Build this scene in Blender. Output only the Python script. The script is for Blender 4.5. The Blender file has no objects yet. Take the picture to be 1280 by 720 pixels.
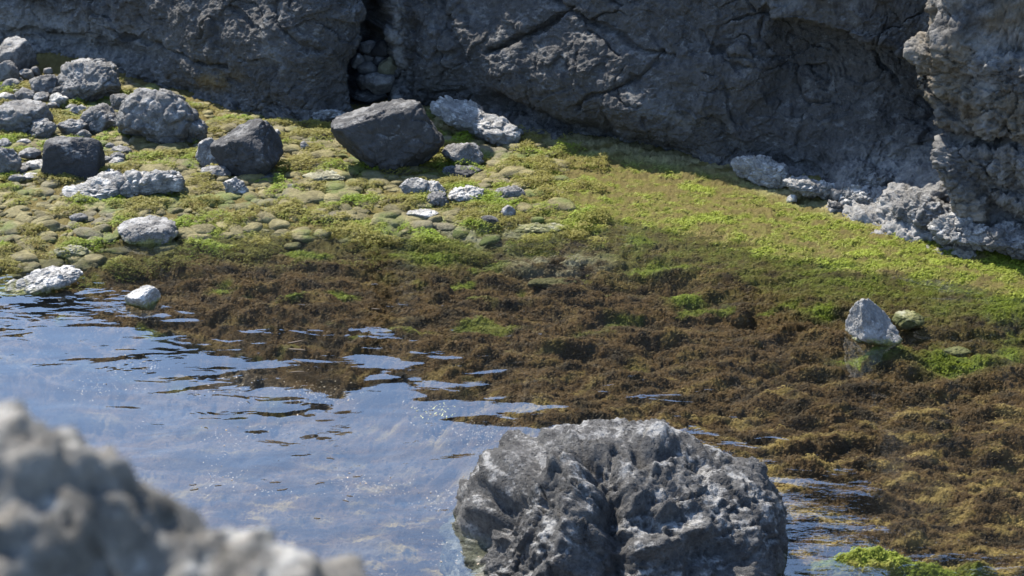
import bpy, bmesh, math, random
import numpy as np
from math import radians as R
C = bpy.context.scene
col = C.collection
random.seed(7)
# ------------------------------------------------------------ camera, light
PITCH, CZ, F = R(22), 3.0, 2030.0
cam = bpy.data.cameras.new('camera'); co = bpy.data.objects.new('camera', cam); col.objects.link(co)
co.location = (0, 0, CZ); co.rotation_euler = (R(90) - PITCH, 0, 0)
cam.sensor_width = 36; cam.lens = F / 1280 * 36; cam.clip_end = 2000; cam.clip_start = 0.05
cam.dof.use_dof = True; cam.dof.focus_distance = 7.3; cam.dof.aperture_fstop = 7.0
C.camera = co
SAZ, SEL = R(-40), R(53)          # sun azimuth from +Y (negative = left), elevation
w = bpy.data.worlds.new("World"); C.world = w; w.use_nodes = True
nt = w.node_tree; bg = nt.nodes['Background']
sky = nt.nodes.new('ShaderNodeTexSky'); sky.sky_type = 'NISHITA'; sky.sun_disc = False
sky.sun_elevation = SEL; sky.sun_rotation = SAZ
sky.air_density = 1.0; sky.dust_density = .5; sky.ozone_density = 3.0
nt.links.new(sky.outputs[0], bg.inputs[0]); bg.inputs[1].default_value = 0.15
sl = bpy.data.lights.new('sun', 'SUN'); sl.energy = 5.0; sl.angle = R(0.5); sl.color = (1, .92, .80)
so = bpy.data.objects.new('sun', sl); col.objects.link(so)
sd = np.array([math.sin(SAZ) * math.cos(SEL), math.cos(SAZ) * math.cos(SEL), math.sin(SEL)])
from mathutils import Vector
so.rotation_euler = Vector(sd).to_track_quat('Z', 'Y').to_euler()
so.location = (0, 0, 10)
C.view_settings.view_transform = 'Standard'; C.view_settings.look = 'None'
C.view_settings.exposure = 1.45; C.view_settings.gamma = 1
C.render.engine = 'CYCLES'
C.cycles.transparent_max_bounces = 12
# ------------------------------------------------------------ projection (modelling helper)
cp, sp = math.cos(PITCH), math.sin(PITCH)
def ground(x, y, z=0.0):
    x = np.asarray(x, float); y = np.asarray(y, float)
    xc = (x - 640) / F; yc = (360 - y) / F
    Y = cp + yc * sp; Z = -sp + yc * cp
    t = (z - CZ) / Z
    return xc * t, Y * t, t
def project(X, Y, Z):
    Zr = Z - CZ; d = Y * cp - Zr * sp; d = np.where(d > .05, d, .05)
    return 640 + F * X / d, 360 - F * (Y * sp + Zr * cp) / d
# ------------------------------------------------------------ numpy noise
def _h(ix, iy, iz, s):
    u = np.uint32
    h = ix.astype(u) * u(374761393) + iy.astype(u) * u(668265263) + iz.astype(u) * u(2147483647) + u((s * 974634777) & 0xffffffff)
    h = (h ^ (h >> u(13))) * u(1274126177); h = (h ^ (h >> u(16))) * u(2246822519)
    return h ^ (h >> u(15))
_G = np.random.RandomState(3).normal(size=(256, 3)); _G /= np.linalg.norm(_G, axis=1)[:, None]; _G = _G.astype(np.float32)
def perlin(P, s=0):
    P = P.astype(np.float32); P0 = np.floor(P).astype(np.int32); f = P - P0
    u = f * f * f * (f * (f * 6 - 15) + 10); out = 0
    for dx in (0, 1):
        for dy in (0, 1):
            for dz in (0, 1):
                g = _G[_h(P0[:, 0] + dx, P0[:, 1] + dy, P0[:, 2] + dz, s) & 255]
                d = g[:, 0] * (f[:, 0] - dx) + g[:, 1] * (f[:, 1] - dy) + g[:, 2] * (f[:, 2] - dz)
                wx = u[:, 0] if dx else 1 - u[:, 0]; wy = u[:, 1] if dy else 1 - u[:, 1]; wz = u[:, 2] if dz else 1 - u[:, 2]
                out = out + d * wx * wy * wz
    return out * 1.4
def fbm(P, o=4, s=0, g=.5, kind=0):
    a, t, n = 1., 0, 0
    for i in range(o):
        v = perlin(P * 2.03 ** i + i * 17.3, s + i)
        if kind == 1: v = 1 - 2 * np.abs(v) ** .8          # ridged
        if kind == 2: v = 2 * np.abs(v) - .6               # billow
        t = t + a * v; n += a; a *= g
    return t / n
def worley(P, s=0):                                        # F1, F2 and a random value per cell
    P = P.astype(np.float32); P0 = np.floor(P).astype(np.int32); n = len(P)
    f1 = np.full(n, 9.); f2 = np.full(n, 9.); idv = np.zeros(n)
    for dx in (-1, 0, 1):
        for dy in (-1, 0, 1):
            for dz in (-1, 0, 1):
                c = P0 + np.array([dx, dy, dz], np.int32); h = _h(c[:, 0], c[:, 1], c[:, 2], s)
                q = c + np.stack([(h & 1023) / np.float32(1023), ((h >> 10) & 1023) / 1023., ((h >> 20) & 1023) / 1023.], 1)
                d = np.sqrt(((P - q) ** 2).sum(1)); r = (h & 4095) / 4095.
                m = d < f1
                f2 = np.where(m, f1, np.minimum(f2, d)); idv = np.where(m, r, idv); f1 = np.where(m, d, f1)
    return f1, f2, idv
def sst(a, b, x):
    t = np.clip((x - a) / (b - a), 0, 1); return t * t * (3 - 2 * t)
def st3(x, y, z): return np.stack([x, y, z + 0 * x], 1)
def polydist(px, py, pts, ax=1., ay=1.):
    best = np.full(px.shape, 1e9)
    for (x0, y0), (x1, y1) in zip(pts[:-1], pts[1:]):
        dx, dy = (x1 - x0) * ax, (y1 - y0) * ay; qx, qy = (px - x0) * ax, (py - y0) * ay
        t = np.clip((qx * dx + qy * dy) / (dx * dx + dy * dy), 0, 1)
        best = np.minimum(best, np.hypot(qx - t * dx, qy - t * dy))
    return best
def gau(px, py, cx, cy, sx, sy, rot=0):
    c, s = math.cos(R(rot)), math.sin(R(rot)); a = (px - cx) * c + (py - cy) * s; b = -(px - cx) * s + (py - cy) * c
    return np.exp(-(a / sx) ** 2 - (b / sy) ** 2)
# ------------------------------------------------------------ mesh helpers
def mesh_np(name, V, Fq, mat, attrs=None, smooth=True, parent=None):
    me = bpy.data.meshes.new(name); V = np.ascontiguousarray(V, np.float32); Fq = np.ascontiguousarray(Fq, np.int32)
    k = Fq.shape[1]
    me.vertices.add(len(V)); me.vertices.foreach_set('co', V.ravel())
    me.loops.add(Fq.size); me.loops.foreach_set('vertex_index', Fq.ravel())
    me.polygons.add(len(Fq)); me.polygons.foreach_set('loop_start', np.arange(0, Fq.size, k, dtype=np.int32))
    me.polygons.foreach_set('use_smooth', np.full(len(Fq), smooth))
    me.update(calc_edges=True); me.validate()
    for an, arr in (attrs or {}).items():
        if arr.ndim == 1:
            a = me.attributes.new(an, 'FLOAT', 'POINT'); a.data.foreach_set('value', arr.astype(np.float32))
        else:
            a = me.attributes.new(an, 'FLOAT_COLOR', 'POINT')
            a.data.foreach_set('color', np.concatenate([arr, np.ones((len(arr), 1))], 1).astype(np.float32).ravel())
    me.materials.append(mat)
    o = bpy.data.objects.new(name, me); col.objects.link(o); o.parent = parent
    return o
def grid_faces(nr, nc):
    i = np.arange(nr - 1)[:, None] * nc + np.arange(nc - 1)[None]
    return np.stack([i, i + 1, i + nc + 1, i + nc], -1).reshape(-1, 4)
def tag(o, label=None, cat=None, group=None, kind=None):
    if label: o['label'] = label
    if cat: o['category'] = cat
    if group: o['group'] = group
    if kind: o['kind'] = kind
    return o
# ------------------------------------------------------------ materials
class NT:
    def __init__(s, name):
        s.m = bpy.data.materials.new(name); s.m.use_nodes = True; s.t = s.m.node_tree
        s.t.nodes.clear(); s.out = s.n('ShaderNodeOutputMaterial')
        s.geo = s.n('ShaderNodeNewGeometry'); s.tc = s.n('ShaderNodeTexCoord')
    def n(s, k, **kw):
        nd = s.t.nodes.new(k)
        for a, b in kw.items(): setattr(nd, a, b)
        return nd
    def set(s, sock, v):
        if v is None: return
        if isinstance(v, bpy.types.NodeSocket): s.t.links.new(v, sock)
        elif isinstance(v, (tuple, list)) and len(v) == 3 and sock.type == 'RGBA': sock.default_value = (*v, 1)
        else: sock.default_value = v
    def noise(s, scale, det=6, rough=.6, vec=None, dist=0.):
        nd = s.n('ShaderNodeTexNoise'); s.set(nd.inputs['Vector'], vec or s.tc.outputs['Object'])
        nd.inputs['Scale'].default_value = scale; nd.inputs['Detail'].default_value = det
        nd.inputs['Roughness'].default_value = rough; nd.inputs['Distortion'].default_value = dist
        return nd.outputs[0]
    def voro(s, scale, feature='F1', vec=None):
        nd = s.n('ShaderNodeTexVoronoi', feature=feature); s.set(nd.inputs['Vector'], vec or s.tc.outputs['Object'])
        nd.inputs['Scale'].default_value = scale; return nd.outputs['Distance']
    def math(s, op, a, b=None, clamp=False):
        nd = s.n('ShaderNodeMath', operation=op, use_clamp=clamp); s.set(nd.inputs[0], a); s.set(nd.inputs[1], b); return nd.outputs[0]
    def ramp(s, x, lo, hi, a=0., b=1.):
        nd = s.n('ShaderNodeMapRange', interpolation_type='SMOOTHSTEP'); s.set(nd.inputs[0], x)
        for i, v in enumerate((lo, hi, a, b)): nd.inputs[1 + i].default_value = v
        return nd.outputs[0]
    def mix(s, f, a, b):
        nd = s.n('ShaderNodeMix', data_type='RGBA'); s.set(nd.inputs[0], f); s.set(nd.inputs[6], a); s.set(nd.inputs[7], b); return nd.outputs[2]
    def mul(s, a, b):
        nd = s.n('ShaderNodeMix', data_type='RGBA', blend_type='MULTIPLY'); nd.inputs[0].default_value = 1; s.set(nd.inputs[6], a); s.set(nd.inputs[7], b); return nd.outputs[2]
    def attr(s, name, out='Fac'):
        return s.n('ShaderNodeAttribute', attribute_name=name).outputs[out]
    def bump(s, h, strength, dist, normal=None):
        nd = s.n('ShaderNodeBump'); s.set(nd.inputs['Height'], h); nd.inputs['Strength'].default_value = strength
        nd.inputs['Distance'].default_value = dist; s.set(nd.inputs['Normal'], normal); return nd.outputs[0]
    def bsdf(s, colr, rough=.9, normal=None, spec=.3):
        b = s.n('ShaderNodeBsdfPrincipled'); s.set(b.inputs['Base Color'], colr); s.set(b.inputs['Roughness'], rough)
        s.set(b.inputs['Normal'], normal); b.inputs['Specular IOR Level'].default_value = spec
        s.t.links.new(b.outputs[0], s.out.inputs[0]); return b
    def z(s):
        nd = s.n('ShaderNodeSeparateXYZ'); s.t.links.new(s.geo.outputs['Position'], nd.inputs[0]); return nd.outputs[2]
    def up(s):
        nd = s.n('ShaderNodeSeparateXYZ'); s.t.links.new(s.geo.outputs['Normal'], nd.inputs[0]); return nd.outputs[2]

def rock_mat(name, dark, light, crust_sunpaint=.35, algae=1., pit=60., spec=.3, rough=.85, fine=1.0, crust_suncol=(.52, .52, .51), wet=0.):
    t = NT(name); pos = t.geo.outputs['Position']
    big = t.noise(3.5, 5, .6, pos); mid = t.noise(22, 8, .7, pos); fn = t.noise(130, 5, .7, pos)
    c = t.mix(t.ramp(mid, .3, .7), dark, light)
    c = t.mix(t.ramp(big, .35, .7, 0, .5), c, tuple(v * .62 for v in dark))
    c = t.mix(t.ramp(fn, .55, .75, 0, .5), c, tuple(min(1, v * 1.6) for v in light))
    c = t.mix(t.ramp(fn, .45, .25, 0, .5), c, tuple(v * .5 for v in dark))
    # pale salt and barnacle crust in patches, plus painted sun highlights on upward faces
    cr = t.math('MULTIPLY', t.ramp(t.math('ADD', t.noise(9, 8, .75, pos), t.math('MULTIPLY', t.up(), .12)), .58, .72), crust_sunpaint)
    c = t.mix(cr, c, crust_suncol)
    if name.startswith('cliff'):
        mp = t.n('ShaderNodeMapping'); t.set(mp.inputs[0], pos); mp.inputs['Scale'].default_value = (1, 1, .25)
        c = t.mix(t.ramp(t.noise(6, 6, .65, mp.outputs[0]), .58, .7, 0, .4), c, (.066, .060, .052))
        c = t.mix(t.ramp(t.noise(2.2, 7, .7, pos), .56, .66, 0, .5), c, (.16, .165, .17))
        c = t.mix(t.ramp(t.noise(90, 3, .6, pos), .68, .74, 0, .7), c, (.30, .30, .29))
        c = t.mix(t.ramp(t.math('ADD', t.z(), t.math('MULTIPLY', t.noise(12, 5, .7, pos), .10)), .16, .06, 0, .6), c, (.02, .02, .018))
        c = t.mix(t.math('MULTIPLY', t.attr('crust_sunpaint'), t.ramp(mid, .3, .6, .35, 1)), c, (.27, .265, .255)); c = t.mix(t.attr('ochre'), c, (.16, .115, .05))
    if algae:
        zz = t.math('ADD', t.z(), t.math('MULTIPLY', t.math('SUBTRACT', t.noise(16, 5, .7, pos), .5), .14))
        c = t.mix(t.ramp(zz, .035, -.005, 0, algae), c, t.mix(t.ramp(mid, .4, .6), (.10, .11, .025), (.21, .20, .075)))
        c = t.mix(t.ramp(zz, .0, -.06, 0, algae * .8), c, (.07, .055, .02))
    h = t.math('ADD', t.math('MULTIPLY', t.noise(45, 8, .72, pos), 1.), t.math('MULTIPLY', t.ramp(t.voro(pit, 'F1', pos), 0, .45), .35))
    nrm = t.bump(h, .85 * fine, .025)
    nrm = t.bump(t.noise(260, 4, .7, pos), .6 * fine, .004, nrm)
    t.bsdf(c, rough, nrm, spec)
    return t.m
M = {}
M['cliff'] = rock_mat('cliff_basalt', (.042, .042, .043), (.085, .083, .081), crust_sunpaint=.32, algae=0, pit=45, crust_suncol=(.30, .30, .29))
M['rock'] = rock_mat('grey_basalt', (.08, .08, .08), (.22, .215, .207), crust_sunpaint=.4)
M['dark'] = rock_mat('dark_basalt', (.028, .029, .031), (.058, .058, .06), crust_sunpaint=.22, fine=.7)
M['pale'] = rock_mat('salted_basalt', (.13, .13, .128), (.34, .335, .32), crust_sunpaint=.75, crust_suncol=(.60, .59, .56))
M['fore'] = rock_mat('pitted_lava', (.045, .045, .046), (.15, .147, .142), crust_sunpaint=.6, algae=.25, pit=75, crust_suncol=(.50, .50, .49), fine=1.5)
M['near'] = rock_mat('lichened_lava', (.085, .08, .07), (.36, .34, .305), crust_sunpaint=.7, algae=0, pit=60, crust_suncol=(.66, .65, .61))
M['slab'] = rock_mat('algae_slab', (.12, .115, .07), (.24, .23, .16), crust_sunpaint=.7, algae=.8, crust_suncol=(.40, .40, .30))

t = NT('algae_cobble'); pos = t.geo.outputs['Position']
rnd = t.n('ShaderNodeObjectInfo').outputs['Random']
c = t.mix(t.ramp(t.noise(9, 5, .6, pos), .3, .7), (.085, .072, .026), (.27, .235, .10)); c = t.mix(t.ramp(t.noise(3.3, 3, .6, pos), .52, .64, 0, .7), c, (.17, .155, .11))
c = t.mix(t.ramp(t.noise(2.6, 4, .6, pos), .5, .62, 0, .8), c, (.10, .14, .018))
c = t.mix(t.ramp(t.noise(40, 6, .7, pos), .5, .75, 0, .6), c, (.25, .23, .13))
c = t.mix(t.ramp(t.noise(70, 5, .7, pos), .5, .3, 0, .6), c, (.05, .045, .015))
t.bsdf(c, .75, t.bump(t.noise(60, 8, .75, pos), 1., .03), .35); M['cobble'] = t.m

t = NT('pool_bed'); pos = t.geo.outputs['Position']; a = t.attr('tint', 'Color')
f = t.mix(t.noise(60, 8, .75, pos), (.45, .45, .45), (1.5, 1.5, 1.5))
f2 = t.mix(t.noise(9, 5, .6, pos), (.7, .7, .7), (1.3, 1.3, 1.3))
t.bsdf(t.mul(t.mul(a, f), f2), .9, t.bump(t.noise(90, 8, .75, pos), 1., .03), .2); M['bed'] = t.m

t = NT('seaweed'); a = t.attr('tint', 'Color')
b = t.bsdf(a, .6, None, .2)
tr = t.n('ShaderNodeBsdfTranslucent'); t.set(tr.inputs[0], a); mx = t.n('ShaderNodeMixShader'); mx.inputs[0].default_value = .3
t.t.links.new(b.outputs[0], mx.inputs[1]); t.t.links.new(tr.outputs[0], mx.inputs[2]); t.t.links.new(mx.outputs[0], t.out.inputs[0]); M['weed'] = t.m

t = NT('pool_water'); pos = t.geo.outputs['Position']
mp = t.n('ShaderNodeMapping'); t.set(mp.inputs[0], pos); mp.inputs['Scale'].default_value = (1, 2.0, 1); mp.inputs['Rotation'].default_value = (0, 0, R(-8))
big = t.noise(1.9, 2, .45, mp.outputs[0], .3); sm = t.noise(5.5, 2, .45, mp.outputs[0], .6); ti = t.noise(24, 3, .5, mp.outputs[0], .2)
calm = t.ramp(t.noise(.9, 2, .5, pos), .42, .62, .12, 1)
sep = t.n('ShaderNodeSeparateXYZ'); t.set(sep.inputs[0], pos)
breeze = t.ramp(sep.outputs[1], 6.2, 4.6, 0, 1)          # wind ruffles the near, open end of the pool
h = t.math('ADD', t.math('MULTIPLY', big, 1.0), t.math('MULTIPLY', t.math('MULTIPLY', sm, calm), .42))
h = t.math('ADD', h, t.math('MULTIPLY', t.math('MULTIPLY', ti, t.math('ADD', t.math('MULTIPLY', breeze, 1.2), .15)), .07))
nrm = t.bump(h, 1., .011)
fr = t.n('ShaderNodeFresnel'); ior = 2.3
bf = t.n('ShaderNodeMapRange'); t.set(bf.inputs[0], t.geo.outputs['Backfacing']); bf.inputs[3].default_value = ior; bf.inputs[4].default_value = 1 / ior   # a thin sheet: same reflectance from both sides
t.set(fr.inputs[0], bf.outputs[0]); t.set(fr.inputs[1], nrm)
gl = t.n('ShaderNodeBsdfGlossy'); gl.inputs['Roughness'].default_value = .0; t.set(gl.inputs['Normal'], nrm)
tp = t.n('ShaderNodeBsdfTransparent'); tp.inputs[0].default_value = (.9, .93, .9, 1)
mx = t.n('ShaderNodeMixShader'); t.set(mx.inputs[0], fr.outputs[0]); t.t.links.new(tp.outputs[0], mx.inputs[1]); t.t.links.new(gl.outputs[0], mx.inputs[2])
t.t.links.new(mx.outputs[0], t.out.inputs[0]); M['water'] = t.m

# ------------------------------------------------------------ pool bed (one sheet to the horizon)
BASE = [(-900, -40), (-500, 5), (-200, 48), (0, 72), (60, 79), (120, 88), (190, 108), (240, 126), (300, 140), (350, 149), (400, 153), (440, 148), (497, 136),
        (540, 138), (600, 152), (660, 170), (740, 188), (820, 203), (900, 214), (980, 224), (1060, 236), (1140, 250), (1168, 284), (1220, 305), (1290, 320), (1400, 345), (1600, 395), (2000, 470), (2600, 560)]
bpx, bpy_ = np.array(BASE, float).T
def base_y(px): return np.interp(px, bpx, bpy_)
def bed_height(X, Y):
    px, py = project(X, Y, 0 * X)
    inview = (Y > 3)
    # basic level
    d_shore = polydist(px, py, [(-300, 420), (0, 400), (120, 385), (250, 378), (420, 385), (540, 420), (620, 480), (670, 540), (700, 800)], 1, 2.)
    in_pool = np.where((py > np.interp(px, [-300, 0, 120, 250, 420, 540, 620, 670], [420, 400, 385, 378, 385, 420, 480, 540])) & (px < 690), 1, -1) * d_shore
    h = -.125 - .32 * sst(-40, 130, in_pool)
    # cobble shallows at the left, green shelf along the cliff
    shel = np.interp(px, [-300, 0, 200, 400, 600, 700, 850, 1000, 1300, 1600], [400, 360, 315, 312, 308, 304, 318, 352, 400, 450])
    k = sst(40, -50, py - shel); h = h * (1 - k) + (.006) * k
    dry = sst(30, 0, py - base_y(px)) * sst(450, 520, px)
    h = h + dry * .05 + .06 * sst(30, -10, py - base_y(px)) * sst(200, 100, px)
    # mounds
    P = st3(X, Y * 1.25, 0 * X)
    warp = .12 * st3(perlin(P * 3, 5), perlin(P * 3, 6), 0 * X)
    Pw_ = P + warp
    f1, f2, idv = worley(Pw_ * st3(3.4 + 0 * X, 5.6 + 0 * X, 0 * X) + .5 * st3(perlin(P * 6, 15), perlin(P * 6, 16), 0 * X), 3)
    md = .45 * (np.clip(1 - f1 * 1.2, 0, 1) ** .6 - .5) * (.3 + 1.1 * idv) + .75 * fbm(Pw_ * st3(2.3 + 0 * X, 5.5 + 0 * X, 0 * X), 5, 19, .6)
    n2 = fbm(P * 14, 4, 9, .6, 1)
    rough_amt = .18 * (1 - k) + .02 * k
    rough_amt = rough_amt * (1 - .5 * sst(0, 120, in_pool))
    h = h + md * rough_amt + n2 * (.022 * (1 - k) + .028 * k)
    hc = np.where(h > -.055, -.055 + .038 * np.tanh((h + .055) / .038), h); h = hc * (1 - k) + h * k
    h = h + (.14 * gau(px, py, 1125, 701, 125, 15) + .075 * gau(px, py, 1097, 426, 52, 15))
    # outside the pool: bare ground rising
    out = np.maximum(sst(3.4, 4.6, np.abs(X)) * sst(9, 7, Y) , 0)
    h = h + .0 * out
    far = np.maximum.reduce([sst(6.5, 8.5, np.abs(X)), sst(13.4, 15, Y)])
    h = h * (1 - far) + far * (.35 + .3 * fbm(st3(X * .3, Y * .3, 0 * X), 4, 4))
    led = sst(3.3, .9, Y); h = h * (1 - led) + led * (1.35 + .15 * fbm(st3(X * 1.5, Y * 1.5, 0 * X), 5, 4))
    return h, px, py, k, in_pool
def bed_colour(X, Y, px, py, k, in_pool):
    P = st3(X, Y * 1.6, 0 * X)
    n = fbm(P * 2.2, 4, 21, .6); n3 = fbm(P * 7, 3, 31, .6); n5 = fbm(P * 25, 2, 41)
    brown = np.array([.115, .068, .028]); ochre = np.array([.36, .26, .09]); green = np.array([.135, .165, .018]); olive = np.array([.15, .125, .04]); pale = np.array([.34, .30, .20]); dk = np.array([.025, .02, .014])
    def mixc(c, d, f): return c * (1 - f)[:, None] + d[None] * f[:, None]
    c = np.tile(brown, (len(X), 1))
    c = mixc(c, dk, sst(.05, -.3, n3) * .75); c = mixc(c, np.array([.15, .10, .04]), sst(.15, .45, n5) * .4)
    n4 = fbm(P * np.array([4.5, 8, 1.]), 4, 61, .62); c = mixc(c, ochre, np.clip(sst(.05, .38, n4 + .10 * sst(430, 620, py)) * (.35 + .55 * sst(380, 560, py)), 0, 1)); c = mixc(c, np.array([.04, .028, .014]), sst(-.05, -.3, n4) * .7)
    c = mixc(c, olive, sst(.15, .85, k + .7 * n3) * .9)
    # green algae shelf
    gz = k * sst(420, 600, px + n * 120)
    gz2 = np.clip(gz * (.30 + 1.9 * n3 + .9 * n + .9 * n5 + .45 * sst(850, 1100, px) * sst(230, 330, py)), 0, 1)
    c = mixc(c, green, gz2)
    # isolated green tufts in the brown weed and the cobbles
    tuft = sst(.18, .34, fbm(P * 3.1, 3, 77, .5)) * sst(470, 330, py) * sst(200, 240, py)
    c = mixc(c, green * 1.25, tuft * .9)
    for a in ((1092, 424, 36, 8), (1200, 430, 42, 11), (1268, 421, 14, 8), (1030, 371, 14, 5), (860, 355, 20, 6), (815, 322, 28, 6), (1090, 692, 75, 14), (1180, 708, 70, 12), (550, 305, 40, 10), (285, 287, 34, 7), (725, 278, 22, 7)):
        c = mixc(c, green * 1.15, np.clip(1.6 * gau(px, py, a[0], a[1], a[2], a[3]) * (1 + n5), 0, 1))
    # bare pale sand strip below the cliff
    sand = sst(22, 4, np.abs(py - np.interp(px, [520, 560, 700, 800, 900, 1000, 1100, 1200], [150, 160, 182, 200, 215, 250, 275, 300]) + 2)) * sst(500, 540, px) * sst(1230, 1100, px)
    c = mixc(c, np.array([.36, .31, .17]), sand * .85 * sst(-.3, .1, n3))
    c = mixc(c, np.array([.40, .37, .26]), np.clip(gau(px, py, 700, 315, 60, 9) + gau(px, py, 600, 290, 60, 8) + .5 * gau(px, py, 560, 280, 90, 14), 0, 1) * sst(-.2, .2, n3) * .8)
    # pale fuzzy weed on the deep pool floor
    c = mixc(c, np.array([.13, .10, .075]), sst(-10, 60, in_pool) * sst(-.05, .3, n) * .9)
    c = mixc(c, np.array([.018, .018, .018]), sst(-10, 60, in_pool) * sst(.05, -.3, n) * .8)
    far = np.maximum.reduce([sst(6, 8, np.abs(X)), sst(13.4, 15, Y), sst(3.6, 2.6, Y)])
    c = mixc(c, np.array([.16, .15, .14]), far)
    return c
ys = np.concatenate([np.linspace(-150, 2, 14)[:-1], np.linspace(2, 4.4, 25)[:-1]])
pyr = np.arange(790, 20, -1.25); _, Yr, _ = ground(640 + 0 * pyr, pyr); Yr = Yr[Yr > 4.4]
ys = np.concatenate([ys, Yr, np.linspace(Yr[-1] + .2, 18, 20), np.geomspace(20, 900, 14)])
ts = np.concatenate([-np.geomspace(60, .42, 22), np.linspace(-.39, .39, 1130), np.geomspace(.42, 60, 22)])
TT, YY = np.meshgrid(ts, ys); XX = TT * np.maximum(YY, 4.4); X, Y = XX.ravel(), YY.ravel()
Hh, px, py, kk, ip = bed_height(X, Y)
tint = bed_colour(X, Y, px, py, kk, ip)
tag(mesh_np('pool_bed', np.stack([X, Y, Hh], 1), grid_faces(len(ys), len(ts)), M['bed'], {'tint': tint}), kind='structure')
BZ = Hh.reshape(TT.shape)
def bed_z(X, Y):
    X = np.asarray(X, float); Y = np.asarray(Y, float); t = X / np.maximum(Y, 4.4)
    j = np.clip(np.searchsorted(ts, t), 1, len(ts) - 1); i = np.clip(np.searchsorted(ys, Y), 1, len(ys) - 1)
    return BZ[i, j]
# water
V = [(-8.2, 2.9, 0), (8.2, 2.9, 0), (8.2, 14.6, 0), (-8.2, 14.6, 0)]
tag(mesh_np('pool_water', np.array(V), np.array([[0, 1, 2, 3]]), M['water'], smooth=False), kind='structure')

# ------------------------------------------------------------ weed fronds, one mass of each
rs = np.random.RandomState(11)
def cell(X, Y):
    t = X / np.maximum(Y, 4.4)
    j = np.clip(np.searchsorted(ts, t), 1, len(ts) - 1); i = np.clip(np.searchsorted(ys, Y), 1, len(ys) - 1)
    v = np.clip((t - ts[j - 1]) / (ts[j] - ts[j - 1]), 0, 1); u = np.clip((Y - ys[i - 1]) / (ys[i] - ys[i - 1]), 0, 1)
    z = BZ[i - 1, j - 1] * (1 - u) * (1 - v) + BZ[i - 1, j] * (1 - u) * v + BZ[i, j - 1] * u * (1 - v) + BZ[i, j] * u * v
    return z, i * len(ts) + j
def fronds(name, n, sel, L, Wd, lift, gain, xr=(-60, 1340), yr=(130, 740), over=2.2, var=.25):
    # sample evenly over the ground seen, keep with probability sel
    Xa, Ya, _ = ground(rs.uniform(*xr, int(n * over)), rs.uniform(*yr, int(n * over)))
    H_, ci = cell(Xa, Ya); keep = rs.rand(len(Xa)) < sel(ci, H_); idx = np.where(keep)[0][:n]
    Xa, Ya, H_, ci = Xa[idx], Ya[idx], H_[idx], ci[idx]; n = len(Xa)
    ang = rs.uniform(0, 2 * math.pi, n); ang = np.where(rs.rand(n) < .7, R(195) + rs.normal(0, .45, n), ang)
    dist = np.clip(Ya / 8, .6, 1.3)
    l = L * rs.uniform(.5, 1.5, n) * dist; wd = Wd * rs.uniform(.6, 1.4, n) * dist; el = rs.uniform(.0, lift, n)
    d = np.stack([np.cos(ang) * np.cos(el), np.sin(ang) * np.cos(el), np.sin(el)], 1)
    s = np.stack([-np.sin(ang), np.cos(ang), rs.uniform(-.7, .7, n)], 1)
    p0 = np.stack([Xa, Ya, H_ + rs.uniform(-.003, .006, n)], 1)
    p1 = p0 + d * (l * .5)[:, None] + np.array([0, 0, 1]) * (l * .18)[:, None]; p2 = p0 + d * l[:, None] - np.array([0, 0, 1]) * (l * .1)[:, None]
    sw = s * wd[:, None]
    V = np.stack([p0 - sw * .3, p0 + sw * .3, p1 + sw, p1 - sw, p2 + sw * .5, p2 - sw * .5], 1).reshape(-1, 3)
    b = np.arange(n)[:, None] * 6
    Fc = np.concatenate([b + np.array([[0, 1, 2, 3]]), b + np.array([[3, 2, 4, 5]])])
    c = tint[ci] * gain * rs.uniform(1 - var, 1 + var, n)[:, None]
    return tag(mesh_np(name, V, Fc, M['weed'], {'tint': np.repeat(c, 6, 0)}, smooth=False), kind='stuff')
shore = base_y(px)
o = fronds('brown_seaweed', 260000, lambda c, H: (1 - kk[c]) * (py[c] > shore[c] + 10) * np.where(ip[c] > 40, .2, 1.) * (.35 + .65 * sst(-.20, -.05, H)), .020, .0018, .25, 1.2)
tag(o, 'brown seaweed mounds carpeting the shallow right side of the pool', 'seaweed')
o = fronds('green_algae', 170000, lambda c, H: np.clip((tint[c, 1] / tint[c, 0] - .93) * 2.5, 0, 1) * (py[c] > shore[c] + 4), .022, .0016, .3, 1.38, yr=(130, 470), over=3.5)
tag(o, 'bright green thread algae on the shelf below the cliff', 'algae')

def mossy(c):
    P = st3(X[c], Y[c] * 1.3, 0 * c); return sst(-.08, .2, fbm(P * 3.6, 4, 88, .6))
cobz = lambda c: (kk[c] > .3) * (px[c] < 760) * (py[c] > shore[c] + 8)
_t0 = tint.copy(); mm = fbm(st3(X, Y * 1.3, 0 * X) * 2.1, 3, 89)
tint = np.where(((kk > .3) & (px < 760))[:, None], np.array([.17, .155, .035])[None] * (1 - sst(-.05, .25, mm))[:, None] + np.array([.16, .215, .02])[None] * sst(-.05, .25, mm)[:, None], tint)
BZ0 = BZ; BZ = BZ + .038 * (mossy(np.arange(len(X))) * (kk > .3) * (px < 760)).reshape(BZ.shape)
o = fronds('mossy_algae', 130000, lambda c, H: cobz(c) * mossy(c) * .9, .016, .0017, .6, 1.15, xr=(-60, 760), yr=(110, 360), over=4.5)
tag(o, 'olive and green mossy algae tufts growing over the cobbles', 'algae')
BZ = BZ0; tint = _t0
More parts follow.
